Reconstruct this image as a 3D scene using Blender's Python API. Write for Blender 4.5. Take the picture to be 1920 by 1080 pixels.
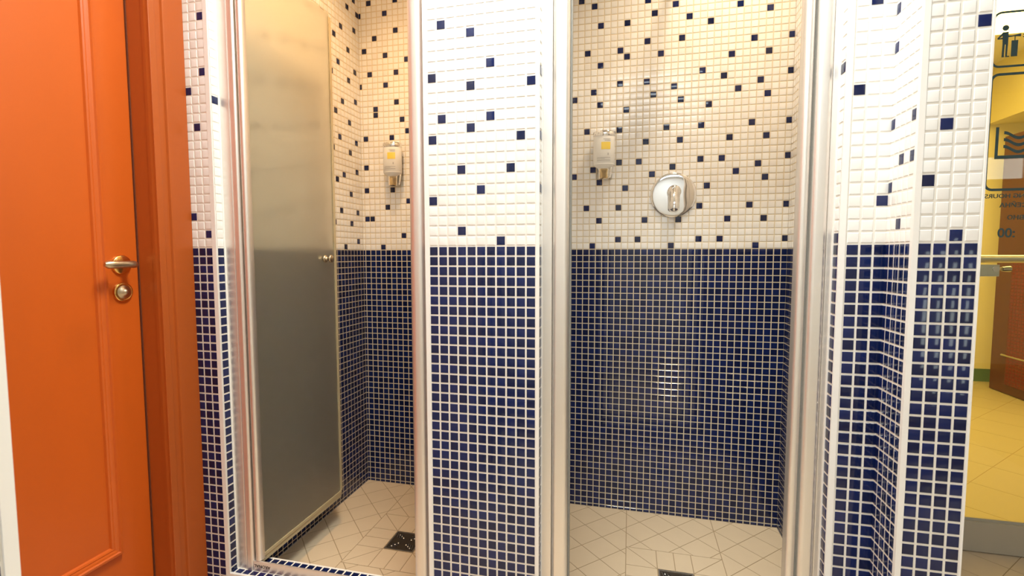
import bpy, math, random
from mathutils import Vector, Matrix
random.seed(7)
for o in list(bpy.data.objects): bpy.data.objects.remove(o)
SC = bpy.context.scene
COL = SC.collection
S = 0.025            # one mosaic pitch = 25 mm; all lengths below are counted in mosaic tiles
FL = 42.5            # floor, counted in tile rows below the navy/white line
def W(x, y, r): return Vector((x*S, y*S, (FL-r)*S))

# ---------------------------------------------------------------- camera
YAW, PITCH, ROLL = .2368, .0679, -.0014
fw = Vector((-math.sin(YAW)*math.cos(PITCH), math.cos(YAW)*math.cos(PITCH), -math.sin(PITCH)))
rt = Vector((math.cos(YAW), math.sin(YAW), 0)); up = rt.cross(fw)
r2 = rt*math.cos(ROLL)+up*math.sin(ROLL); u2 = -rt*math.sin(ROLL)+up*math.cos(ROLL)
cd = bpy.data.cameras.new('camera'); cam = bpy.data.objects.new('camera', cd); COL.objects.link(cam)
cam.matrix_world = Matrix(((r2.x, u2.x, -fw.x, 0), (r2.y, u2.y, -fw.y, 0), (r2.z, u2.z, -fw.z, (FL-.8561)*S), (0, 0, 0, 1)))
cd.sensor_width = 36; cd.lens = 919.86/1920*36; cd.clip_start = .02; cd.clip_end = 60
cd.dof.use_dof = True; cd.dof.focus_distance = 1.75; cd.dof.aperture_fstop = 8.0
SC.camera = cam

# ---------------------------------------------------------------- light and exposure
SC.view_settings.view_transform = 'Standard'; SC.view_settings.look = 'None'
SC.view_settings.exposure = 0.0; SC.view_settings.gamma = 1.0; SC.view_settings.use_curve_mapping = False
wd = bpy.data.worlds.new('world'); SC.world = wd; wd.use_nodes = True
wd.node_tree.nodes['Background'].inputs[0].default_value = (.9, .95, 1, 1)
wd.node_tree.nodes['Background'].inputs[1].default_value = .15
def area(name, loc, target, size, power, color, sizey=None, shape='RECTANGLE', spread=None):
    l = bpy.data.lights.new(name, 'AREA'); l.shape = shape; l.size = size*S; l.energy = power; l.color = color
    if shape in ('RECTANGLE', 'ELLIPSE'): l.size_y = (sizey or size)*S
    if spread: l.spread = spread
    o = bpy.data.objects.new(name, l); COL.objects.link(o)
    a = W(*loc); b = W(*target); o.location = a
    o.rotation_euler = (b-a).to_track_quat('-Z', 'Y').to_euler()
    return o
CEIL = -58.0
area('washroom_ceiling_light', (-6, 30, CEIL+1.2), (-6, 30.01, 0), 20, 41, (.96, .99, .90), 14)
area('washroom_rear_light', (10, -30, CEIL+1.2), (10, -29.9, 0), 44, 24, (.84, .94, 1.0), 26)
area('left_shower_light', (-33, 57, CEIL+1.2), (-33, 57.01, 0), 6, 7.6, (1.0, .65, .33), shape='DISK', spread=math.radians(110))
area('right_shower_light', (12, 66, CEIL+1.2), (12, 66.01, 0), 6, 6.2, (1.0, .80, .56), shape='DISK', spread=math.radians(110))
area('pool_room_light', (90, 130, CEIL+1.2), (90, 130.01, 0), 60, 60, (1.0, .68, .18), 60)

# ---------------------------------------------------------------- materials
MATS = {}
def mat(name, color, rough=.5, metal=0, **kw):
    if name in MATS: return MATS[name]
    m = bpy.data.materials.new(name); m.use_nodes = True; b = m.node_tree.nodes['Principled BSDF']
    b.inputs['Base Color'].default_value = (*color, 1); b.inputs['Roughness'].default_value = rough; b.inputs['Metallic'].default_value = metal
    for k, v in kw.items(): b.inputs[k.replace('_', ' ')].default_value = v
    MATS[name] = m; return m
def noisy(m, scale, amount, bump=0, bscale=None, stretch=(1, 1, 1), rough_var=0):
    """wear and tone variation of the material's own colour, plus a little bump"""
    nt = m.node_tree; N = nt.nodes; L = nt.links; b = N['Principled BSDF']
    tc = N.new('ShaderNodeTexCoord'); mp = N.new('ShaderNodeMapping'); mp.inputs['Scale'].default_value = stretch
    L.new(tc.outputs['Object'], mp.inputs[0])
    n = N.new('ShaderNodeTexNoise'); n.inputs['Scale'].default_value = scale; n.inputs['Detail'].default_value = 4
    L.new(mp.outputs[0], n.inputs[0])
    if amount:
        c = b.inputs['Base Color'].default_value[:]
        mx = N.new('ShaderNodeMix'); mx.data_type = 'RGBA'
        mx.inputs[6].default_value = (*[v*(1-amount) for v in c[:3]], 1); mx.inputs[7].default_value = (*[min(1, v*(1+amount)) for v in c[:3]], 1)
        L.new(n.outputs[0], mx.inputs[0]); L.new(mx.outputs[2], b.inputs['Base Color'])
    if rough_var:
        r = b.inputs['Roughness'].default_value
        mr = N.new('ShaderNodeMapRange'); mr.inputs[3].default_value = r-rough_var; mr.inputs[4].default_value = r+rough_var
        L.new(n.outputs[0], mr.inputs[0]); L.new(mr.outputs[0], b.inputs['Roughness'])
    if bump:
        n2 = N.new('ShaderNodeTexNoise'); n2.inputs['Scale'].default_value = bscale or scale; L.new(mp.outputs[0], n2.inputs[0])
        bp = N.new('ShaderNodeBump'); bp.inputs['Strength'].default_value = bump; bp.inputs['Distance'].default_value = .002
        L.new(n2.outputs[0], bp.inputs['Height']); L.new(bp.outputs[0], b.inputs['Normal'])
    return m
GROUT = noisy(mat('tile_grout', (.80, .76, .70), .8), 60, .06)
GROUT_BEIGE = noisy(mat('beige_tile_grout', (.70, .60, .44), .8), 60, .06)
WHITE = [mat('white_tile', (.86, .84, .82), .14), mat('white_tile_warm', (.83, .80, .77), .14), mat('white_tile_pale', (.88, .865, .85), .1)]
NAVY = [mat('navy_tile', (.004, .011, .068), .09), mat('navy_tile_deep', (.003, .008, .050), .09), mat('navy_tile_bright', (.005, .014, .088), .08)]
TRIM = mat('white_edge_trim', (.86, .83, .80), .3)
ALU = noisy(mat('satin_aluminium', (.82, .78, .74), .40, .85), 8, .03, stretch=(1, 1, .05), rough_var=.05)
CHROME = mat('polished_chrome', (.82, .82, .82), .05, 1)
STEEL = noisy(mat('brushed_steel', (.62, .60, .56), .3, 1), 40, .1)
DARK = mat('dark_gap', (.01, .01, .01), .6)
WOOD = noisy(mat('orange_wood_veneer', (.58, .105, .008), .40, Coat_Weight=.1, Coat_Roughness=.2), 5, .10, .05, 120, (1, 1, .35))
WOODE = noisy(mat('brown_wood_frame', (.42, .085, .010), .42, Coat_Weight=.08, Coat_Roughness=.25), 5, .10, .05, 120, (1, 1, .2))
BRASS = mat('gold_brass', (.80, .50, .16), .2, 1)
NICKEL = mat('satin_nickel', (.55, .46, .33), .34, 1)
FLOORM = noisy(mat('beige_floor_tile', (.62, .50, .36), .34), 14, .05, .03, 60)
FGROUT = mat('floor_grout', (.34, .25, .15), .8)
SEAL = mat('clear_door_seal', (.72, .60, .38), .25, Transmission_Weight=.35)
PAINT = mat('white_wall_paint', (.82, .80, .77), .6)
CEILM = mat('white_ceiling_paint', (.85, .84, .82), .7)
VINYL = mat('dark_teal_vinyl', (.04, .10, .13), .5)
PLASTIC = mat('white_plastic', (.84, .82, .78), .25)
YLABEL = mat('yellow_label', (.90, .66, .10), .4)
GREY = mat('grey_print', (.45, .42, .40), .5)
AMBER = mat('amber_clear_plastic', (.86, .66, .36), .08, Transmission_Weight=.85, IOR=1.4)
CLEAR = mat('clear_plastic', (.95, .93, .88), .06, Transmission_Weight=.95, IOR=1.3)
YWALL = noisy(mat('pale_yellow_wall', (.86, .78, .42), .5), 6, .03)
GREENB = mat('green_skirting_tile', (.10, .20, .10), .3)
PFLOOR = mat('pool_floor_tile', (.58, .50, .30), .4)
BWOOD = noisy(mat('dark_red_wood', (.13, .035, .012), .3), 5, .12, stretch=(1, 1, .2))
REDT = mat('red_mosaic_tile', (.22, .025, .010), .25)
STONE = noisy(mat('grey_rail_metal', (.46, .44, .38), .42, .3), 10, .05)
def glass_mat():
    m = bpy.data.materials.new('clear_door_glass'); m.use_nodes = True; nt = m.node_tree; N = nt.nodes; L = nt.links
    b = N['Principled BSDF']; b.inputs['Base Color'].default_value = (.90, .95, .88, 1); b.inputs['Roughness'].default_value = 0
    b.inputs['Transmission Weight'].default_value = 1; b.inputs['IOR'].default_value = 1.45
    return m
GLASS = glass_mat()
def frosted():
    m = bpy.data.materials.new('frosted_glass'); m.use_nodes = True; nt = m.node_tree; N = nt.nodes; L = nt.links
    b = N['Principled BSDF']; b.inputs['Base Color'].default_value = (.97, .95, .86, 1); b.inputs['Roughness'].default_value = .30
    b.inputs['Transmission Weight'].default_value = 1; b.inputs['IOR'].default_value = 1.35
    d = N.new('ShaderNodeBsdfDiffuse'); d.inputs[0].default_value = (.60, .58, .48, 1)
    t = N.new('ShaderNodeBsdfTranslucent'); t.inputs[0].default_value = (.70, .68, .58, 1)
    m1 = N.new('ShaderNodeMixShader'); m1.inputs[0].default_value = .5; L.new(d.outputs[0], m1.inputs[1]); L.new(t.outputs[0], m1.inputs[2])
    m2 = N.new('ShaderNodeMixShader'); m2.inputs[0].default_value = .13
    L.new(b.outputs[0], m2.inputs[1]); L.new(m1.outputs[0], m2.inputs[2])
    L.new(m2.outputs[0], N['Material Output'].inputs[0])
    tc = N.new('ShaderNodeTexCoord'); n = N.new('ShaderNodeTexNoise'); n.inputs['Scale'].default_value = 900; L.new(tc.outputs['Object'], n.inputs[0])
    bp = N.new('ShaderNodeBump'); bp.inputs['Strength'].default_value = .12; bp.inputs['Distance'].default_value = .0005
    L.new(n.outputs[0], bp.inputs['Height']); L.new(bp.outputs[0], b.inputs['Normal'])
    return m
FROST = frosted()

# ---------------------------------------------------------------- mesh helpers (coordinates in tiles: x, y, row)
class MB:
    def __init__(s): s.v = []; s.f = []; s.m = []; s.s = []
    def add(s, vs, fs, mi=0, smooth=False):
        k = len(s.v); s.v += [W(*p) for p in vs]
        for f in fs: s.f.append([k+i for i in f]); s.m.append(mi); s.s.append(smooth)
        return s
    def box(s, x0, x1, y0, y1, r0, r1, mi=0):
        vs = [(x, y, r) for r in (r1, r0) for y in (y0, y1) for x in (x0, x1)]
        return s.add(vs, [(0, 2, 3, 1), (4, 5, 7, 6), (0, 1, 5, 4), (2, 6, 7, 3), (0, 4, 6, 2), (1, 3, 7, 5)], mi)
    def quad(s, a, b, c, d, mi=0): return s.add([a, b, c, d], [(0, 1, 2, 3)], mi)
    def prism(s, pts, r0, r1, mi=0, smooth=False):      # horizontal outline (x, y), from row r0 (top) to r1 (bottom)
        n = len(pts); vs = [(x, y, r1) for x, y in pts]+[(x, y, r0) for x, y in pts]
        s.add(vs, [(i, (i+1) % n, n+(i+1) % n, n+i) for i in range(n)], mi, smooth)
        return s.add(vs, [tuple(range(n-1, -1, -1)), tuple(range(n, 2*n))], mi)
    def plate(s, pts, y0, y1, mi=0):                     # outline (x, row) in a wall plane, thickness from y0 to y1
        n = len(pts); vs = [(x, y0, r) for x, r in pts]+[(x, y1, r) for x, r in pts]
        return s.add(vs, [tuple(range(n)), tuple(range(2*n-1, n-1, -1))]+[(i, n+i, n+(i+1) % n, (i+1) % n) for i in range(n)], mi)
    def ring(s, centers, radii, axes, n=24, mi=0, smooth=True, caps=True):
        """loft of ellipses: centers (x,y,r), radii (a,b), axes = two unit vectors in (x,y,-row) space"""
        (ax, bx) = axes; vs = []
        for (cx, cy, cr), (ra, rb) in zip(centers, radii):
            for i in range(n):
                t = 2*math.pi*i/n; c, q = math.cos(t)*ra, math.sin(t)*rb
                vs.append((cx+ax[0]*c+bx[0]*q, cy+ax[1]*c+bx[1]*q, cr-(ax[2]*c+bx[2]*q)))
        fs = []
        for k in range(len(centers)-1):
            for i in range(n):
                j = (i+1) % n; fs.append((k*n+i, k*n+j, (k+1)*n+j, (k+1)*n+i))
        s.add(vs, fs, mi, smooth)
        if caps:
            s.add(vs[:n], [tuple(range(n-1, -1, -1))], mi); s.add(vs[-n:], [tuple(range(n))], mi)
        return s
    def tube(s, pts, rad, n=12, mi=0):                   # round tube through points
        P3 = [Vector((p[0], p[1], -p[2])) for p in pts]; rad = rad if isinstance(rad, (list, tuple)) else [rad]*len(pts)
        vs = []; u = None
        for i, p in enumerate(P3):
            d = (P3[min(i+1, len(P3)-1)]-P3[max(i-1, 0)]).normalized()
            if u is None: u = d.orthogonal().normalized()
            u = (u-d*u.dot(d)).normalized(); w = d.cross(u)
            for k in range(n):
                t = 2*math.pi*k/n; q = p+(u*math.cos(t)+w*math.sin(t))*rad[i]; vs.append((q.x, q.y, -q.z))
        fs = [(i*n+k, i*n+(k+1) % n, (i+1)*n+(k+1) % n, (i+1)*n+k) for i in range(len(P3)-1) for k in range(n)]
        s.add(vs, fs, mi, True); s.add(vs[:n], [tuple(range(n-1, -1, -1))], mi); s.add(vs[-n:], [tuple(range(n))], mi)
        return s
    def build(s, name, mats, parent=None, bevel=0, origin=None):
        mats = mats if isinstance(mats, (list, tuple)) else [mats]
        if parent is not None:
            root = parent
            while root.parent: root = root.parent
            off = root.location.copy()
        else:
            off = W(*origin) if origin else Vector((sum(v.x for v in s.v)/len(s.v), sum(v.y for v in s.v)/len(s.v), min(v.z for v in s.v)))
        me = bpy.data.meshes.new(name); me.from_pydata([v-off for v in s.v], [], s.f)
        me.polygons.foreach_set('material_index', s.m); me.polygons.foreach_set('use_smooth', s.s)
        for m in mats: me.materials.append(m)
        me.update()
        o = bpy.data.objects.new(name, me); COL.objects.link(o)
        if parent is not None: o.parent = parent
        else: o.location = off
        if bevel:
            import bmesh
            bm = bmesh.new(); bm.from_mesh(me); bmesh.ops.remove_doubles(bm, verts=bm.verts, dist=1e-6); bmesh.ops.recalc_face_normals(bm, faces=bm.faces); bm.to_mesh(me); bm.free()
            b = o.modifiers.new('bevel', 'BEVEL'); b.width = bevel*S; b.segments = 2; b.limit_method = 'ANGLE'
        return o
def empty(name, x, y, r):
    o = bpy.data.objects.new(name, None); COL.objects.link(o); o.location = W(x, y, r); o.empty_display_size = .05; return o
def tag(o, label, cat, kind=None, group=None):
    o['label'] = label; o['category'] = cat
    if kind: o['kind'] = kind
    if group: o['group'] = group
    return o
def struct(o, label, cat): return tag(o, label, cat, 'structure')
def copy_tree(o, parent=None):
    c = o.copy(); COL.objects.link(c); c.parent = parent
    for ch in list(o.children): copy_tree(ch, c)
    return c

def tiles(mb, fn, ua, ub, ra, rb, off, navy, pu=1.0, gap=.17, r_off=0.0, allnavy=False):
    """mosaic: fn(u, row, h) -> point; grid lines at off + k*pu; tiles clipped to [ua,ub] x [ra,rb]; navy below row 0"""
    mb.add([fn(ua, rb, 0), fn(ub, rb, 0), fn(ub, ra, 0), fn(ua, ra, 0)], [(0, 1, 2, 3)], 0)
    g = gap/2
    for c in range(math.floor((ua-off)/pu), math.ceil((ub-off)/pu)):
        a = max(off+c*pu+g*pu, ua+.03); b = min(off+(c+1)*pu-g*pu, ub-.03)
        if b-a < .1: continue
        for r in range(math.floor(ra), math.ceil(rb)):
            t = max(r+g, ra+.03); q = min(r+1-g, rb-.03)
            if q-t < .1: continue
            isn = allnavy or r >= 0 or (c, r) in navy
            mi = (4+random.choice((0, 0, 1, 2))) if isn else (1+random.choice((0, 0, 1, 2)))
            h = .05; e1 = .035; e2 = min(.15, (b-a)*.3, (q-t)*.3)
            j = [random.uniform(-.006, .006) for _ in range(4)]
            V = [fn(a, q, 0), fn(b, q, 0), fn(b, t, 0), fn(a, t, 0),
                 fn(a+e1, q-e1, h*.75), fn(b-e1, q-e1, h*.75), fn(b-e1, t+e1, h*.75), fn(a+e1, t+e1, h*.75),
                 fn(a+e2, q-e2, h+j[0]), fn(b-e2, q-e2, h+j[1]), fn(b-e2, t+e2, h+j[2]), fn(a+e2, t+e2, h+j[3])]
            mb.add(V, [(0, 1, 5, 4), (1, 2, 6, 5), (2, 3, 7, 6), (3, 0, 4, 7)], mi)
            mb.add(V[4:], [(0, 1, 5, 4), (1, 2, 6, 5), (2, 3, 7, 6), (3, 0, 4, 7), (4, 5, 6, 7)], mi, True)
TM = [GROUT]+WHITE+NAVY
TMS = [GROUT_BEIGE]+WHITE+NAVY
def face_y(Y): return lambda u, r, h: (u, Y-h, r)            # faces the camera (-Y)
def face_y2(Y): return lambda u, r, h: (-u, Y+h, r)          # faces +Y (u = -x)
def face_px(X): return lambda u, r, h: (X+h, -u, r) if False else (X+h, u, r)
def face_x(X): return lambda u, r, h: (X+h, u, r)            # faces +X
def face_nx(X): return lambda u, r, h: (X-h, -u, r)          # faces -X (u = -y)
# navy chips in the white field: (column, row)
NAVY_LW = {(150,-29),(150,-17),(150,-5),(151,-35),(151,-23),(151,-12),(152,-31),(152,-19),(152,-7),(153,-37),(153,-25),(153,-13),(153,-1),(155,-41),(155,-34),(155,-29),(155,-22),(155,-17),(155,-10),(155,-5),(157,-43),(157,-38),(157,-31),(157,-26),(157,-19),(157,-14),(157,-7),(157,-2),(158,-41)}
NAVY_LB = {(-1,-41),(-1,-29),(0,-35),(0,-20),(0,-15),(0,-11),(0,-6),(1,-43),(1,-31),(1,-6),(2,-37),(2,-25),(2,-24),(3,-1),(4,-41),(4,-34),(4,-29),(4,-8),(5,-20),(5,-11),(6,-43),(6,-38),(6,-31),(6,-26),(7,-23),(7,-3),(8,-33),(8,-21),(8,-9)}
NAVY_RW = {(74,-25),(74,-13),(74,-1),(75,-31),(75,-19),(75,-7),(76,-23),(76,-11),(76,-5),(77,-29),(77,-17),(78,-14),(78,-2),(79,-26),(79,-9),(80,-33),(80,-21)}
NAVY_RB = {(0,-24),(0,-12),(1,-39),(2,-31),(2,-19),(2,-7),(3,-38),(3,-25),(3,-13),(3,-1),(4,-35),(4,-29),(4,-23),(4,-11),(4,-5),(7,-31),(7,-26),(7,-19),(7,-14),(7,-7),(7,-2),(8,-35),(8,-30),(8,-22),(8,-10),(10,-14),(10,-2),(11,-38),(11,-32),(11,-26),(11,-17),(11,-5),(12,-36),(12,-24),(12,-12),(13,-30),(14,-19),(15,-37),(15,-25),(15,-13),(15,-1),(16,-32),(16,-23),(16,-17),(16,-5),(17,-35),(19,-27),(19,-19),(19,-14),(19,-7),(19,-2),(20,-34),(20,-22),(20,-10),(22,-26),(22,-14),(22,-2),(23,-29),(23,-17),(23,-5),(24,-36),(24,-24),(24,-12),(26,-31),(26,-19),(26,-7),(27,-25),(27,-13),(27,-1),(28,-35),(28,-29),(28,-23),(28,-17),(28,-11),(28,-5),(31,-31),(31,-26),(31,-19),(31,-14),(31,-7),(31,-2)}
NAVY_RS = {(0,-10),(0,-7),(2,-7),(2,-2),(4,-16),(4,-10),(4,-5)}
NAVY_P = {(0,-17),(0,-11),(0,-5),(1,-22),(1,-13),(3,-8),(3,-2),(4,-21),(4,-16),(4,-12),(5,-6),(6,-18),(6,-13),(7,-1),(8,-8),(9,-11),(10,-16)}
NAVY_J = {(0,-18),(0,-4),(1,-14),(2,-26),(2,-20),(2,-2)}
NAVY_R = {(0,-13),(1,-20),(2,-4)}
NAVY_F = {(0,-5),(1,-9),(2,-1),(3,-16)}

# ---------------------------------------------------------------- setting: tiled walls
P, F, B = 46.46, 42.39, 79.67
NN = lambda l: set(l)
# ... random navy scatter for hidden/upper rows
def scatter(navy, c0, c1, rtop=-44, rbot=-58, seed=1):
    rr = random.Random(seed); s = set(navy)
    for c in range(c0, c1):
        for r in range(rbot, rtop):
            if rr.random() < .06: s.add((c, r))
    return s
m = MB(); tiles(m, face_y(B), -9.8, 22.35, CEIL, FL, -9.482, scatter(NAVY_RB, 0, 32, -40), gap=.135)
o = struct(m.build('wall_back', TMS), 'mosaic back wall of the right shower, navy below and white with scattered navy chips above', 'wall')
m = MB(); tiles(m, face_y(B), -46.7, -20.0, CEIL, FL, -46.22, scatter(NAVY_LB, 0, 26), gap=.135)
o = struct(m.build('wall_back', TMS), 'mosaic back wall of the left shower behind its soap dispenser', 'wall')
m = MB(); tiles(m, face_x(-46.7), 47.6, B, CEIL, FL, .66-80, scatter(NAVY_LW | {(c, r) for c in range(128, 150) for r in range(-57, -1) if (c*7+r*5) % 23 == 0} , 128, 160), gap=.135)
struct(m.build('wall_left', TMS), 'mosaic side wall of the left shower behind the open frosted door', 'wall')
m = MB(); tiles(m, face_nx(22.35), -B, -47.6, CEIL, FL, -(79.67-80*.8)-200*.8, {(279-c, r) for c, r in NAVY_RW}, pu=.8, gap=.135)
struct(m.build('wall_right', TMS), 'narrow view of the mosaic side wall of the right shower', 'wall')
# partition between the showers (pillar front + the two side walls behind it)
m = MB()
tiles(m, face_y(P), -19.83, -8.83, CEIL, FL, -19.83, scatter(NAVY_P, 0, 11, -24))
tiles(m, face_x(-8.5), 46.6, 47.5, CEIL, FL, 46.5, {(0, -17), (0, -11), (0, -6)})
tiles(m, face_nx(-20.25), -47.5, -46.6, CEIL, FL, -47.5, set())
tiles(m, face_x(-9.8), 47.5, B, CEIL, FL, B-40, scatter((), 0, 40, 0))
tiles(m, face_nx(-20.0), -B, -47.5, CEIL, FL, -B, scatter((), 0, 40, 0))
m.box(-8.83, -8.5, P-.06, P+.2, CEIL, FL, 7); m.box(-8.52, -8.38, 47.42, 47.7, CEIL, FL, 7); m.box(-20.25, -19.83, P-.06, P+.2, CEIL, FL, 7)
m.box(-19.95, -9.85, P+.1, B, CEIL, FL, 0); m.box(-9.9, -8.55, 47.5, 49.2, CEIL, FL, 0)
m.quad((-20.25, 47.5, FL), (-20, 47.5, FL), (-20, 47.5, CEIL), (-20.25, 47.5, CEIL))
struct(m.build('wall_middle', TM+[TRIM]), 'mosaic pillar between the two showers, white above and navy below', 'wall')
# left jamb
m = MB()
tiles(m, face_y(P), -49.4, -46.2, CEIL, FL, -49.16, scatter(NAVY_J, 0, 3, -28))
tiles(m, face_x(-45.7), 46.55, 47.6, CEIL, FL, 46.55, {(0, -17)})
m.box(-46.25, -45.7, P-.07, P+.12, CEIL, FL, 7); m.box(-45.75, -45.58, 47.42, 47.7, CEIL, FL, 7)
m.box(-54, -45.75, P+.1, 47.6, CEIL, FL, 0); m.box(-54, -46.75, 47.6, B+4, CEIL, FL, 0)
struct(m.build('wall_front', TM+[TRIM]), 'narrow mosaic wall strip between the wooden door frame and the left shower', 'wall')
# right column: recessed strip, return and projecting front
m = MB()
tiles(m, face_y(P), 17.35, 20.38, CEIL, FL, 17.43, scatter(NAVY_R, 0, 3, -22))
tiles(m, face_nx(16.9), -47.5, -46.58, CEIL, FL, -47.5, {(0, -15), (0, -1)})
m.box(16.9, 17.38, P-.07, P+.15, CEIL, FL, 7); m.box(16.8, 16.98, 47.42, 47.7, CEIL, FL, 7)
tiles(m, face_nx(20.33), -P, -42.7, CEIL, FL, -42.75-80*.775, {(79-c, r) for c, r in scatter(NAVY_RS, 0, 5, -17)}, pu=.775)
tiles(m, face_y(F), 20.60, 24.40, CEIL, FL, 20.56, scatter(NAVY_F, 0, 4, -18), pu=.96)
m.box(20.22, 20.62, F-.07, F+.3, CEIL, FL, 7); m.box(24.38, 24.52, F-.07, F+.3, CEIL, FL, 7)
m.box(16.95, 20.5, P+.1, 47.6, CEIL, FL, 0); m.box(20.38, 24.6, F+.1, 47.6, CEIL, FL, 0); m.box(22.4, 24.6, 47.5, B+1, CEIL, FL, 0)
tiles(m, face_x(24.62), 42.8, B, CEIL, FL, 42.8, scatter((), 0, 37, 0))
struct(m.build('wall_right', TM+[TRIM]), 'stepped mosaic column at the right of the showers, projecting forward', 'wall')
# unseen tiled lintel, added to keep washroom light off the upper shower walls
m = MB(); tiles(m, face_y(P), -45.7, 16.9, CEIL, -37.5, -45.7, scatter((), 0, 63, -37)); m.box(-45.7, 16.9, P+.05, 49.5, CEIL, -37.5, 0)
struct(m.build('wall_lintel', TM), 'mosaic lintel above the shower openings', 'wall')
# back cap of the showers
m = MB(); m.box(-54, 24.6, B+.02, B+4, CEIL, FL)
struct(m.build('wall_outer', PAINT), 'plain wall body behind the showers', 'wall')

# ---------------------------------------------------------------- floor
def clip_poly(poly, a, b, c):        # keep a*x+b*y<=c
    out = []
    for i in range(len(poly)):
        p, q = poly[i], poly[(i+1) % len(poly)]; dp = a*p[0]+b*p[1]-c; dq = a*q[0]+b*q[1]-c
        if dp <= 0: out.append(p)
        if dp*dq < 0:
            t = dp/(dp-dq); out.append((p[0]+(q[0]-p[0])*t, p[1]+(q[1]-p[1])*t))
    return out
def clip_rect(poly, x0, x1, y0, y1):
    for a, b, c in ((1, 0, x1), (-1, 0, -x0), (0, 1, y1), (0, -1, -y0)):
        if len(poly) < 3: return []
        poly = clip_poly(poly, a, b, c)
    return poly
def ftile(mb, poly, g=.055, mi=1, row=FL, rnd=None):
    if len(poly) < 3: return
    ar = sum(p[0]*q[1]-q[0]*p[1] for p, q in zip(poly, poly[1:]+poly[:1]))/2
    if abs(ar) < .05: return
    if ar < 0: poly = poly[::-1]
    out = list(poly)                                    # inset each edge by half a joint
    for i in range(len(poly)):
        p, q = poly[i], poly[(i+1) % len(poly)]; dx, dy = q[0]-p[0], q[1]-p[1]; l = math.hypot(dx, dy)
        if l < 1e-4: continue
        nx, ny = dy/l, -dx/l; out = clip_poly(out, nx, ny, nx*p[0]+ny*p[1]-g)
        if len(out) < 3: return
    n = len(out)
    mb.add([(x, y, row) for x, y in out]+[(x, y, row-.03) for x, y in out], [tuple(range(n, 2*n))]+[(i, (i+1) % n, n+(i+1) % n, n+i) for i in range(n)], mi)
def diag(mb, x0, x1, y0, y1, vx, vy, d=5.45, hole=None, mi=1, row=FL):
    h = d/2
    for i in range(-40, 41):
        for j in range(-40, 41):
            if (i+j) % 2: continue
            cx, cy = vx+i*h, vy+j*h
            if cx < x0-h or cx > x1+h or cy < y0-h or cy > y1+h: continue
            poly = clip_rect([(cx-h, cy), (cx, cy-h), (cx+h, cy), (cx, cy+h)], x0, x1, y0, y1)
            if not poly: continue
            if hole:
                a, b, c, e = hole
                for part in (clip_rect(poly, x0-1, a, y0-1, y1+1), clip_rect(poly, b, x1+1, y0-1, y1+1), clip_rect(poly, a, b, y0-1, c), clip_rect(poly, a, b, e, y1+1)):
                    ftile(mb, part, mi=mi, row=row)
            else: ftile(mb, poly, mi=mi, row=row)
def shower_floor(x0, x1, y0, y1, vx, vy, cx, cy):
    m = MB(); m.box(x0, x1, y0, y1, FL, FL+1, 0)
    R_, q = 6.4, 2.3
    diag(m, x0, x1, y0, y1, vx, vy, hole=(cx-R_, cx+R_, cy-R_, cy+R_))
    for sx in (-1, 1):                                   # cut pieces round the drain
        ftile(m, [(cx+sx*q, cy-q), (cx+sx*R_, cy-q), (cx+sx*R_, cy), (cx+sx*q, cy)]); ftile(m, [(cx+sx*q, cy), (cx+sx*R_, cy), (cx+sx*R_, cy+q), (cx+sx*q, cy+q)])
        ftile(m, [(cx, cy+sx*q), (cx+q, cy+sx*q), (cx+q, cy+sx*R_), (cx, cy+sx*R_)]); ftile(m, [(cx-q, cy+sx*q), (cx, cy+sx*q), (cx, cy+sx*R_), (cx-q, cy+sx*R_)])
        for sy in (-1, 1):
            ftile(m, [(cx+sx*q, cy+sy*q), (cx+sx*R_, cy+sy*q), (cx+sx*R_, cy+sy*R_)])
            ftile(m, [(cx+sx*q, cy+sy*q), (cx+sx*R_, cy+sy*R_), (cx+sx*q, cy+sy*R_)])
    return m.build('floor', [FGROUT, FLOORM])
struct(shower_floor(-9.75, 22.3, 50.2, B-.02, -.77+2.725, 73.66, 6.36, 62.9), 'beige diagonal tiled floor of the right shower', 'floor')
struct(shower_floor(-46.65, -20.05, 50.2, B-.02, -41.6+2.725, 61.0, -31.3, 63.1), 'beige diagonal tiled floor of the left shower', 'floor')
m = MB(); m.box(-54, 150, -62, 46.6, FL, FL+1, 0); m.box(24.6, 150, 46.6, 80, FL, FL+1, 0)
diag(m, -54, 75, -20, 46.4, 0, 0, 7.6); diag(m, 24.7, 75, 46.4, 79.8, 0, 0, 7.6)
struct(m.build('floor', [FGROUT, FLOORM]), 'beige tiled washroom floor in front of the showers and glass door', 'floor')
m = MB(); m.box(-60, 150, -62, 196, CEIL-1, CEIL)
struct(m.build('ceiling', CEILM), 'plain white ceiling over washroom and showers', 'ceiling')

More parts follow.
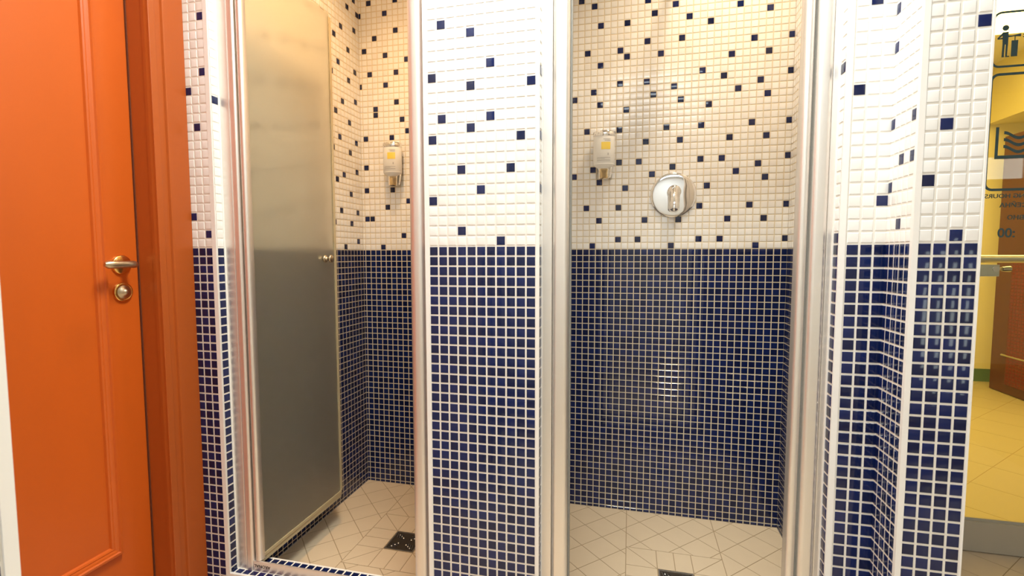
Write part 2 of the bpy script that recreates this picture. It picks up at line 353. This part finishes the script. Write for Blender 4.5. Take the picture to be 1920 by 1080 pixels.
# curbs under the two shower openings
def curb(x0, x1, lab):
    top = 38.6; m = MB(); m.box(x0, x1, 46.5, 50.2, top, FL, 0)
    def ftop(u, r, h): return (u, r, top-h)
    def strip(ya, yb, off):
        k = math.floor(x0-off)
        while off+k < x1:
            a = max(off+k+.09, x0+.02); b = min(off+k+.91, x1-.02); k += 1
            if b-a < .1: continue
            mi = 4+random.choice((0, 1, 2)); h = .04
            m.add([(a, ya, top), (b, ya, top), (b, yb, top), (a, yb, top), (a+.05, ya+.05, top-h), (b-.05, ya+.05, top-h), (b-.05, yb-.05, top-h), (a+.05, yb-.05, top-h)],
                  [(0, 1, 5, 4), (1, 2, 6, 5), (2, 3, 7, 6), (3, 0, 4, 7), (4, 5, 6, 7)], mi)
    strip(46.75, 47.45, x0+.3); strip(48.3, 49.1, x0+.1); strip(49.3, 50.0, x0+.1)
    tiles(m, face_y(46.47), x0, x1, top+.25, FL, x0+.3, set())
    m.box(x0, x1, 46.38, 46.7, top-.05, top+.25, 7)
    m.box(x0, x1, 50.04, 50.2, top-.05, top+.2, 7)
    return struct(m.build('trim_curb', TM+[TRIM]), lab, 'curb')
curb(-45.7, -20.25, 'navy tiled curb with white edges under the left shower door')
curb(-8.5, 16.9, 'navy tiled curb below the right shower opening')

# washroom walls outside the picture, seen only in reflections, and the door wall
m = MB(); m.box(-56, 150, -64, -62, CEIL, FL); struct(m.build('wall_rear', PAINT), 'plain white wall behind the viewer', 'wall')
m = MB(); m.box(148, 150, -62, 196, CEIL, FL); struct(m.build('wall_far', PAINT), 'plain wall far to the right', 'wall')
m = MB(); m.box(-56, -54, -62, 9, CEIL, FL); m.box(-56, -54, 44, 47, CEIL, FL); m.box(-56, -54, 9, 44, CEIL, -38.6)
struct(m.build('wall_left', PAINT), 'plain white wall holding the orange wooden door', 'wall')
m = MB(); m.box(24.6, 45.4, B, B+4, CEIL, FL); struct(m.build('wall_back', PAINT), 'short wall between the tiled column and the glass door', 'wall')
# unseen glowing panels added at the rear wall, to mirror in glass door and chips
def lit(name, s_):
    mm = bpy.data.materials.new(name); mm.use_nodes = True; q = mm.node_tree.nodes['Principled BSDF']
    q.inputs['Base Color'].default_value = (.8, .85, .8, 1); q.inputs['Emission Color'].default_value = (.90, 1, .92, 1); q.inputs['Emission Strength'].default_value = s_
    return mm
for i, (x0, x1, ra, rb, s_) in enumerate(((128, 139.4, -34.8, -26.8, 4), (77, 87, 4, 27, 4))):
    w = empty('window_%d' % (i+1), (x0+x1)/2, -62, rb); struct(w, 'bright window in the wall behind the viewer', 'window')
    MB().box(x0, x1, -62, -61.7, ra, rb).build('window_pane', lit('window_daylight_%d' % (i+1), s_), w)
    m = MB()
    for a in ((x0-.8, x1+.8, ra-.8, ra), (x0-.8, x1+.8, rb, rb+.8), (x0-.8, x0, ra, rb), (x1, x1+.8, ra, rb)): m.box(a[0], a[1], -62, -61.2, a[2], a[3])
    m.build('window_frame', PLASTIC, w)
# near pier, out of focus at the left edge
XE, YN = -27.6*20/23, 16.0*20/23
m = MB(); tiles(m, face_x(XE), YN-14, YN-.5, CEIL, FL, YN-.5-20, scatter((), 0, 20, 0), gap=.2)
m.box(XE-.3, XE+.07, YN-.5, YN, CEIL, FL, 7); m.box(XE-14, XE-.02, YN-14, YN-.01, CEIL, FL, 0)
struct(m.build('wall_near', TM+[TRIM]), 'white edged mosaic pier, out of focus at the lower left corner', 'wall')

# ---------------------------------------------------------------- orange wooden door in the left wall
XD = -52.0
d = empty('door_1', XD, 26, FL); struct(d, 'orange veneered wooden door with raised panel moulding and lever handle, left of the showers', 'door')
m = MB(); m.box(XD-1.6, XD, 10.0, 42.27, -37.6, FL-.3); m.build('door_leaf', WOOD, d, .08)
leaf = d.children[0]
def moulding(y0, y1, r0, r1, w=1.25):
    prof = [(0, 0), (.08, .30), (.20, .52), (.38, .56), (.46, .40), (.58, .36), (.72, .26), (.80, .30), (.92, .22), (1, 0)]
    m = MB(); n = len(prof); vs = []
    for (sy, sr) in ((y0, r0), (y1, r0), (y1, r1), (y0, r1)):
        iy = 1 if sy == y0 else -1; ir = 1 if sr == r0 else -1
        for t, h in prof: vs.append((XD+h, sy+iy*t*w, sr+ir*t*w))
    fs = [(k*n+i, k*n+i+1, ((k+1) % 4)*n+i+1, ((k+1) % 4)*n+i) for k in range(4) for i in range(n-1)]
    m.add(vs, fs, 0, False); return m
moulding(13.4, 38.95, -30, 32.4).build('panel_moulding', WOOD, leaf)
m = MB()                                                 # lining and casing
m.box(-53.9, -49.0, 42.35, 43.1, -38.4, FL); m.box(-53.9, -49.0, 9.0, 9.85, -38.4, FL); m.box(-53.9, -49.0, 9.0, 43.1, -38.5, -37.75)
m.build('door_lining', WOODE, d, .05)
m = MB()
CP = [(42.30, -49.55), (42.38, -49.12), (42.62, -49.02), (42.72, -49.22), (43.86, -49.20), (43.95, -48.98), (44.1, -48.95), (46.40, -48.93), (46.44, -49.05), (46.44, -49.9), (42.3, -49.9)]
m.prism([(x, y) for y, x in CP], -41.5, FL); m.prism([(x, 52.2-y) for y, x in CP][::-1], -41.5, FL)
m.box(-49.9, -48.95, 9.9, 42.3, -41.5, -37.7)
m.build('door_casing', WOODE, d)
m = MB(); m.box(XD-.4, XD+.15, 42.27, 42.36, -37.7, FL); m.build('door_gasket', mat('brown_gasket', (.12, .03, .01), .8), d)
def lathe_x(mb, x0, y, r, prof, n=32, mi=0):              # profile (dx, radius) round an axis along +X
    mb.ring([(x0+dx, y, r) for dx, _ in prof], [(q, q) for _, q in prof], ((0, 1, 0), (0, 0, 1)), n, mi)
m = MB(); lathe_x(m, XD, 40.45, 1.85, [(0, 1.02), (.18, 1.02), (.30, .92), (.34, .55), (.36, .1)])
rose = m.build('handle_rose', BRASS, d); rose['label'] = 'round brass rose'
m = MB(); m.tube([(XD+.3, 40.5, 1.85), (XD+1.3, 40.5, 1.85), (XD+1.8, 40.45, 1.82), (XD+2.05, 40.1, 1.8), (XD+2.1, 39.3, 1.8), (XD+2.12, 38.4, 1.80), (XD+2.1, 37.6, 1.78), (XD+2.05, 37.3, 1.75)], [.36, .34, .37, .38, .36, .40, .40, .22], 16)
m.build('door_handle', NICKEL, d)['label'] = 'satin lever handle'
m = MB(); lathe_x(m, XD, 40.45, 4.72, [(0, 1.0), (.22, 1.0), (.32, .86), (.28, .80)]); lk = m.build('lock_rose', BRASS, d)
m = MB(); lathe_x(m, XD, 40.45, 4.72, [(.2, .8), (.34, .62), (.44, .36), (.62, .30), (.70, .1)]); m.build('lock_thumb_turn', NICKEL, lk)

# ---------------------------------------------------------------- shower frames (aluminium)
def rounded(x0, x1, y0, y1, r=.25, n=5, front_only=True):
    pts = []
    for cx, cy, a0 in ((x0+r, y0+r, math.pi), (x1-r, y0+r, 1.5*math.pi)):
        for i in range(n+1):
            t = a0+i*math.pi/2/n; pts.append((cx+r*math.cos(t), cy+r*math.sin(t)))
    pts += [(x1, y1), (x0, y1)]
    return pts
TOPR, BOT = -36.2, 38.6
def post(name, parent, x0, x1, y0, y1, r=.3, r0=TOPR, r1=BOT, mats=ALU):
    return MB().prism(rounded(x0, x1, y0, y1, min(r, (x1-x0)*.49), 8), r0, r1, 0, False).build(name, mats, parent)
def smooth_sides(o):
    for p in o.data.polygons:
        p.use_smooth = abs(p.normal.z) < .5 and len(p.vertices) == 4
    return o
fr = empty('shower_enclosure', -33, 47.5, 38.6)
tag(fr, 'satin aluminium shower door frame of the left shower with threshold rail', 'shower enclosure', group='aluminium shower frames')
post('wall_channel', fr, -45.66, -44.35, 47.6, 49.2, .1)
post('frame_post', fr, -44.35, -43.35, 47.45, 49.2, .3)
post('wall_channel', fr, -20.66, -20.25, 47.6, 49.2, .1)
smooth_sides(post('frame_post', fr, -22.55, -20.72, 47.35, 49.2, .75))
th = MB().prism([(-43.35, 47.5), (-22.5, 47.5), (-22.5, 47.75), (-43.35, 47.75)], 37.35, 38.6).build('threshold_rail', ALU, fr, .05)
MB().box(-45.6, -20.3, 47.5, 49.2, -37.4, -36.2).build('head_rail', ALU, fr, .08)
fr2 = empty('shower_enclosure', 4, 47.5, 38.6)
tag(fr2, 'satin aluminium shower frame of the right shower, open, with mixer behind', 'shower enclosure', group='aluminium shower frames')
post('wall_channel', fr2, -8.45, -7.45, 47.6, 49.2, .1)
smooth_sides(post('frame_post', fr2, -7.42, -5.85, 47.35, 49.2, .45))
MB().box(-5.83, -5.66, 48.2, 48.6, TOPR, BOT).build('rubber_seal', mat('grey_rubber', (.25, .24, .22), .6), fr2)
post('wall_channel', fr2, 16.35, 17.0-.12, 47.6, 49.2, .1)
smooth_sides(post('frame_post', fr2, 15.08, 16.35, 47.35, 49.2, .4))
smooth_sides(post('hinge_profile', fr2, 14.1, 14.9, 47.5, 48.6, .38))
MB().box(14.9, 15.1, 47.9, 49, TOPR, BOT).build('rubber_seal', MATS['grey_rubber'], fr2)
MB().prism([(-5.7, 47.5), (15.1, 47.5), (15.1, 47.75), (-5.7, 47.75)], 37.35, 38.6).build('threshold_rail', ALU, fr2, .08)
MB().box(-8.4, 16.9, 47.5, 49.2, -37.4, -36.2).build('head_rail', ALU, fr2, .08)

def text_mesh(name, body, x, y, r, h, mats, parent, mirror=False, align='LEFT', sx=1.0, upside=False, depth=.0006):
    cu = bpy.data.curves.new(name, 'FONT'); cu.body = body; cu.size = h*S/.72; cu.align_x = align; cu.extrude = depth; cu.resolution_u = 4; cu.offset = h*S*.02
    t = bpy.data.objects.new(name, cu); COL.objects.link(t)
    bpy.context.view_layer.update()
    dg = bpy.context.evaluated_depsgraph_get(); me = bpy.data.meshes.new_from_object(t.evaluated_get(dg))
    bpy.data.objects.remove(t)
    M = Matrix.Rotation(math.pi/2, 4, 'X')
    k = -1 if mirror else 1; q = -1 if upside else 1
    M = M @ Matrix.Diagonal((k*sx*q, q, 1, 1))
    me.transform(M)
    if k < 0: me.flip_normals()
    root = parent
    while root.parent: root = root.parent
    o = bpy.data.objects.new(name, me); COL.objects.link(o); me.materials.clear(); me.materials.append(mats)
    o.parent = parent; o.location = W(x, y, r)-root.location
    if parent.parent is not None: pass
    return o
text_mesh('maker_mark', 'ARONAL', -41.0, 47.49, 37.75, .36, mat('black_print', (.03, .025, .02), .5), th, upside=True, sx=1.1, depth=.0002)

# ---------------------------------------------------------------- frosted shower door, open into the cubicle
sd = empty('shower_door', -43.0, 48.2, 37.9); tag(sd, 'frosted glass shower door swung open inside the left shower', 'shower door')
smooth_sides(post('hinge_profile', sd, -43.15, -42.35, 47.5, 48.3, .38, -35.2, 37.3))
XP = -43.0
m = MB(); m.prism([(XP-.12, 48.2), (XP+.12, 48.2), (XP+.12, 65.1), (XP-.12, 65.1)], -33.8, 37.2)
pane = m.build('glass_pane', FROST, sd)
m = MB(); m.prism([(XP-.2, 48.4), (XP+.2, 48.4), (XP+.2, 65.2), (XP-.2, 65.2)], 37.05, 37.45)
m.prism([(XP-.08, 48.4), (XP+.1, 48.4), (XP+.1, 65.2), (XP-.08, 65.2)], 37.4, 38.1); m.build('bottom_seal', SEAL, sd)
m = MB(); m.prism([(XP-.18, 64.95), (XP+.18, 64.95), (XP+.18, 65.45), (XP-.18, 65.45)], -33.4, 37.1); m.build('edge_seal', SEAL, sd)
m = MB()
lathe_x(m, XP+.12, 62.6, 1.42, [(0, .50), (.1, .52), (.2, .52), (.28, .40), (.36, .26), (.75, .24), (.85, .38), (.95, .54), (1.12, .56), (1.22, .46), (1.25, .1)])
lathe_x(m, XP-.12-.8, 62.6, 1.42, [(0, .1), (.05, .5), (.3, .5), (.4, .3), (.8, .3)])
m.build('door_knob', NICKEL, sd)['label'] = 'small satin round knob'

# ---------------------------------------------------------------- soap dispensers
def dispenser(cx, r0):
    Y = B; t = empty('soap_dispenser', cx, Y, r0+7.2)
    AX = ((1, 0, 0), (0, 1, 0))
    cy = Y-1.55
    m = MB(); m.ring([(cx, cy, r0+r) for r in (.72, .8, 4.85, 4.9, 4.95, 5.05, 5.3, 5.5, 5.65)], [(1.60, 1.2), (1.64, 1.22), (1.64, 1.22), (1.60, 1.18), (1.64, 1.22), (1.58, 1.18), (1.32, 1.0), (.95, .8), (.8, .7)], AX, 40)
    b = m.build('bottle', PLASTIC, t)
    m = MB(); m.ring([(cx, cy, r0+r) for r in (0, .06, .70, .78)], [(1.56, 1.2), (1.68, 1.28), (1.70, 1.30), (1.62, 1.24)], AX, 40); m.build('cap', CHROME, t)
    def curved(x0, x1, ra, rb, mats, name, lift=.03):
        m = MB(); n = 8; vs = []
        for i in range(n+1):
            x = x0+(x1-x0)*i/n; yy = cy-(1.22+lift)*math.sqrt(max(0, 1-(x/(1.64+lift))**2)); vs += [(cx+x, yy, r0+rb), (cx+x, yy, r0+ra)]
        m.add(vs, [(2*i, 2*i+2, 2*i+3, 2*i+1) for i in range(n)], 0, True); return m.build(name, mats, b)
    lb = curved(-.35, 1.0, 1.75, 2.85, YLABEL, 'yellow_label')
    def prints(name, rows):
        m = MB()
        for (x0, x1, ra, rb) in rows:
            n = 8; vs = []
            for i in range(n+1):
                x = x0+(x1-x0)*i/n; yy = cy-1.255*math.sqrt(max(0, 1-(x/1.675)**2)); vs += [(cx+x, yy, r0+rb), (cx+x, yy, r0+ra)]
            m.add(vs, [(2*i, 2*i+2, 2*i+3, 2*i+1) for i in range(n)])
        m.build(name, GREY, b)
    prints('heading_print', ((-.05, 1.0, 1.28, 1.36), (.15, 1.0, 1.5, 1.58)))
    prints('small_print', ((-1.0, 1.0, 4.05, 4.12), (-1.0, .2, 4.25, 4.31), (-1.0, 1.0, 4.45, 4.53)))
    prints('symbol_print', ((.6, .75, 3.4, 3.75),))
    m = MB(); m.ring([(cx, cy, r0+r) for r in (5.6, 5.8, 6.0, 6.5, 7.0, 7.15)], [(.80, .7), (.88, .76), (.84, .72), (.78, .68), (.82, .70), (.7, .6)], AX, 32); m.build('pump_nozzle', AMBER, t)
    m = MB(); m.ring([(cx+.15, cy+.35, r0+r) for r in (5.2, 5.3, 6.9, 7.0)], [(1.2, 1.0), (1.2, 1.0), (.9, .9), (.85, .85)], AX, 32, caps=False)
    m.box(cx-1.2, cx+1.2, Y-.35, Y-.05, r0+2.0, r0+7.0); m.build('wall_holder', CLEAR, t)
    return t
ds = dispenser(-4.22, -17.95); tag(ds, 'white soap dispenser with chrome cap on the back wall of the right shower', 'soap dispenser', group='soap dispensers in the showers')
ds2 = copy_tree(ds); ds2.location = W(-39.85, B, -18.15+7.2)
tag(ds2, 'white soap dispenser with yellow label on the back wall of the left shower', 'soap dispenser', group='soap dispensers in the showers')

# ---------------------------------------------------------------- shower mixer
mx = empty('shower_mixer', 6.2, B, -8.2); tag(mx, 'round chrome shower mixer with downward lever on the right shower wall', 'shower mixer')
def lathe_y(mb, cx, y, r, prof, n=48, mi=0):              # profile (distance out of the wall, radius)
    mb.ring([(cx, y-d_, r) for d_, _ in prof], [(q, q) for _, q in prof], ((1, 0, 0), (0, 0, 1)), n, mi)
m = MB(); lathe_y(m, 6.2, B-.05, -8.2, [(0, 3.38), (.18, 3.38), (.24, 3.34), (.29, 3.2), (.33, 2.9), (.37, 2.4), (.41, 1.8), (.44, 1.3), (.45, 1.05), (.45, .2)])
m.build('cover_plate', CHROME, mx)
m = MB(); lathe_y(m, 6.25, B-.6, -8.55, [(0, 1.0), (.9, 1.0), (1.15, .9), (1.3, .6), (1.35, .15)])
m.tube([(6.25, B-1.2, -8.6), (6.25, B-1.6, -7.8), (6.22, B-1.9, -6.8), (6.2, B-2.08, -5.95), (6.2, B-2.1, -5.7), (6.2, B-2.1, -5.52), (6.2, B-2.1, -5.42)], [.92, .84, .80, .78, .68, .45, .15], 32)
m.build('lever', CHROME, mx)

# ---------------------------------------------------------------- shower heads (above the picture's edge, casting their shadow)
sh = empty('overhead_shower', 6.2, B, -40); tag(sh, 'chrome shower head on a wall arm above the right shower mixer', 'shower head')
m = MB(); m.tube([(6.2, B, -41), (6.2, B-3, -41.2), (6.2, B-5, -40.2), (6.2, B-6, -38.8)], .35); m.build('arm', CHROME, sh)
m = MB(); m.tube([(6.2, B-5.9, -39), (6.2, B-6.3, -38.4), (6.2, B-6.9, -37.3), (6.2, B-7.1, -36.9)], [.5, .9, 1.7, 1.7], 24); m.build('spray_head', CHROME, sh)

# ---------------------------------------------------------------- drains
def drain(cx, cy):
    t = empty('floor_drain', cx, cy, FL); q = 2.2; top = FL-.06
    m = MB()
    for a in ((cx-q, cx+q, cy-q, cy-q+.18), (cx-q, cx+q, cy+q-.18, cy+q), (cx-q, cx-q+.18, cy-q+.18, cy+q-.18), (cx+q-.18, cx+q, cy-q+.18, cy+q-.18)): m.box(*a, top-.02, FL)
    m.build('drain_frame', STEEL, t)
    m = MB(); m.box(cx-q+.18, cx+q-.18, cy-q+.18, cy+q-.18, top+.02, FL, 0)
    h = top+.012
    for k in range(4):                                     # slots and studs in a pinwheel
        c_, s_ = math.cos(k*math.pi/2), math.sin(k*math.pi/2)
        R_ = lambda x, y: (cx+x*c_-y*s_, cy+x*s_+y*c_)
        for i in range(3):
            x0, y0 = .45+.12*i, .6+.36*i
            pts = [R_(x0-.05, y0), R_(x0+1.05, y0+.25), R_(x0+1.05, y0+.42), R_(x0-.05, y0+.17)]
            m.add([(x, y, h) for x, y in pts], [(0, 1, 2, 3)], 1)
            m.add([(x, y+.0, h-.05) for x, y in [R_(x0, y0+.19), R_(x0+1.0, y0+.43), R_(x0+1.0, y0+.50), R_(x0, y0+.26)]], [(0, 1, 2, 3)], 2)
        for i in range(3):
            x, y = R_(-.55-.42*i, .75+.32*i)
            m.ring([(x, y, h), (x, y, h-.05), (x, y, h-.07)], [(.15, .15), (.11, .11), (.03, .03)], ((1, 0, 0), (0, 1, 0)), 10, 2)
            m.ring([(x, y, h-.001), (x, y, h-.003)], [(.2, .2), (.2, .2)], ((1, 0, 0), (0, 1, 0)), 10, 1)
    m.build('grate', [mat('dark_steel', (.16, .13, .10), .35, .9), DARK, STEEL], t)
    return t
dr = drain(6.36, 62.9); tag(dr, 'square perforated steel drain in the floor of the right shower, cut by the picture edge', 'drain', group='floor drains')
dl = copy_tree(dr); dl.location = W(-31.3, 63.1, FL)
tag(dl, 'square perforated steel drain in the floor of the left shower', 'drain', group='floor drains')

# ---------------------------------------------------------------- glass door to the pool room
YG = 80.0
g = empty('door_2', 60, YG, FL); struct(g, 'glass door with mirrored vinyl signs and steel push bar at the far right', 'door')
m = MB(); m.prism([(45.5, YG-.16), (80, YG-.16), (80, YG+.16), (45.5, YG+.16)], -40, 38.0); gp = m.build('glass_pane', GLASS, g)
m = MB(); m.box(45.5, 80, YG-.7, YG+.7, 38.1, 42.35, 0); m.box(45.5, 80, YG-.3, YG-.16, 37.75, 38.1, 0); m.box(45.5, 80, YG-.16, YG+.16, 37.95, 38.12, 1)
m.build('bottom_rail', [STONE, DARK], g)
m = MB(); m.tube([(45.5, YG+2.4, 1.55), (80, YG+2.4, 1.55)], .55, 16); bar = m.build('push_bar', STEEL, g)
m = MB(); m.tube([(48.2, YG+.1, 2.9), (48.2, YG+2.4, 2.9)], .4); m.tube([(48.9, YG+.3, 2.9), (49.9, YG+.5, 2.9)], [.3, .42]); m.box(45.6, 48.6, YG+.2, YG+.6, 2.3, 3.9); m.build('bracket', STEEL, bar)
def rrect(x0, x1, r0, r1, rad, n=6):
    pts = []
    for cx, cr, a in ((x0+rad, r0+rad, math.pi), (x1-rad, r0+rad, -math.pi/2), (x1-rad, r1-rad, 0), (x0+rad, r1-rad, math.pi/2)):
        for i in range(n+1):
            t = a+i*math.pi/2/n; pts.append((cx+rad*math.cos(t), cr+rad*math.sin(t)))
    return pts
def frame_ring(x0, x1, r0, r1, w, rad, Y0, Y1):
    a = rrect(x0, x1, r0, r1, rad); b = rrect(x0+w, x1-w, r0+w, r1-w, max(.1, rad-w)); n = len(a); m = MB()
    vs = [(x, Y0, r) for x, r in a]+[(x, Y0, r) for x, r in b]+[(x, Y1, r) for x, r in a]+[(x, Y1, r) for x, r in b]
    fs = []
    for i in range(n):
        j = (i+1) % n; fs += [(i, j, n+j, n+i), (2*n+i, 3*n+i, 3*n+j, 2*n+j), (i, 2*n+i, 2*n+j, j), (n+i, n+j, 3*n+j, 3*n+i)]
    return m.add(vs, fs)
Y0, Y1 = YG-.175, YG-.165
frame_ring(45.95, 60, -30.85, -23.65, .27, 1.0, Y0, Y1).build('sign_border', VINYL, gp)
frame_ring(46.02, 60, -22.95, -7.55, .33, 1.0, Y0, Y1).build('sign_border', VINYL, gp)
m = MB()
m.plate([(47.12+.37*math.cos(t*math.pi/12), -28.71+.37*math.sin(t*math.pi/12)) for t in range(24)], Y0, Y1)
for poly in ([(46.80, -28.17), (47.47, -28.20), (47.47, -26.6), (46.86, -26.6)],                       # torso
             [(46.86, -26.62), (47.12, -26.62), (47.08, -25.1), (46.84, -25.1)], [(47.22, -26.62), (47.47, -26.62), (47.42, -25.1), (47.24, -25.1)],
             [(46.84, -25.12), (47.12, -25.12), (47.12, -24.98), (46.84, -24.98)], [(47.24, -25.12), (47.68, -25.12), (47.68, -24.98), (47.24, -24.98)],
             [(46.82, -28.15), (46.90, -27.85), (46.52, -27.45), (46.90, -27.50), (46.90, -27.30), (46.30, -27.30), (46.26, -27.45)],
             [(47.45, -27.72), (47.85, -27.68), (47.85, -27.52), (47.45, -27.5)], [(47.8, -27.66), (48.1, -27.72), (48.82, -27.85), (48.82, -27.48), (48.1, -27.56), (47.8, -27.52)],
             [(48.14, -27.58), (48.24, -27.58), (48.24, -27.02), (48.14, -27.02)], [(47.83, -27.05), (48.56, -27.05), (48.54, -25.0), (47.85, -25.0)],
             [(49.02, -27.76), (49.3, -27.82), (49.3, -27.68), (49.05, -27.64)], [(49.02, -27.5), (49.3, -27.4), (49.3, -27.28), (49.02, -27.4)]):
    m.plate(poly, Y0, Y1)
m.v = [v+Vector((.28*S, 0, 0)) for v in m.v]
m.build('hand_dryer_symbol', VINYL, gp)
m = MB(); m.plate([(46.82, -15.95), (47.17, -15.95), (47.17, -12.22), (56, -12.22), (56, -11.78), (46.82, -11.78)], Y0, Y1)
for rr in (-15.2, -14.3, -13.4):
    up_, dn = [], []
    for i in range(33):
        x = 47.75+i*.25; t = (x-47.75)/3.4*2*math.pi; y = rr+.38-.38*math.cos(t)
        up_.append((x, y-.2)); dn.append((x, y+.2))
    n = len(up_)
    for i in range(n-1): m.plate([up_[i], up_[i+1], dn[i+1], dn[i]], Y0, Y1)
m.v = [v+Vector((.22*S, 0, 0)) for v in m.v]
m.build('pool_symbol', VINYL, gp)
text_mesh('sign_lettering', 'OPENING HOURS', 46.22, YG-.17, -6.62, .56, VINYL, gp, mirror=True, align='RIGHT', sx=1.13)
text_mesh('sign_lettering', 'БАСЕЙНА', 47.95, YG-.17, -5.37, .58, VINYL, gp, mirror=True, align='RIGHT', sx=1.1)
text_mesh('sign_lettering', 'ДНЕВНО', 48.88, YG-.17, -3.73, .58, VINYL, gp, mirror=True, align='RIGHT', sx=1.1)
text_mesh('sign_lettering', ':00', 47.92, YG-.17, -1.38, 1.25, VINYL, gp, mirror=True, align='RIGHT', sx=.95)

# pool room behind the glass
m = MB(); m.box(24.6, 148, 80.9, 196, FL, FL+1, 0)
diag(m, 45, 147, 81, 195, 95, 130, 17, mi=1)
struct(m.build('floor', [mat('pool_floor_grout', (.45, .32, .14), .8), PFLOOR]), 'yellowish tiled floor of the room behind the glass door', 'floor')
m = MB(); m.box(24.6, 148, 190, 192, CEIL, FL, 0); m.box(24.6, 148, 189.8, 190, 38.3, FL, 1); m.box(24.6, 148, 189.6, 190, -46, -42, 0)
struct(m.build('wall_back', [YWALL, GREENB]), 'pale yellow wall with green skirting behind the glass door', 'wall')
m = MB(); m.box(24.6, 25.6, B+4, 190, CEIL, FL); m.box(45.4, 148, YG-.5, YG+.5, CEIL, -40)
struct(m.build('wall_front', YWALL), 'pale yellow wall above the glass door', 'wall')
wdn = empty('door_3', 109, 166, FL); struct(wdn, 'tall dark red-brown wooden door seen through the glass door', 'door')
MB().box(109, 111, 149, 181, -34.3, FL-.2).build('door_leaf', BWOOD, wdn, .1)
m = MB(); m.tube([(108.6, 176, 31), (108.6, 160, 31)], .35); m.build('door_rail', STEEL, wdn)  # thin steel bar stands in for a streak reflected across the door
m = MB(); mmz = REDT
tiles(m, face_nx(108.4), -173.9, -150, 1.4, 39.5, -200, set(), pu=1.2, allnavy=True); m.box(108.45, 109, 150, 173.9, 1.4, 39.5, 0)
struct(m.build('wall_low', [mat('red_grout', (.14, .05, .02), .7)]+[REDT]*6), 'low red mosaic panel in front of the dark wooden door', 'wall')
m = MB(); m.prism([(109, 149), (148, 149), (148, 190), (109, 190)], CEIL, -40); struct(m.build('wall_upper', YWALL), 'pale yellow bulkhead above the dark wooden door', 'wall')
print('objects', len(bpy.data.objects))
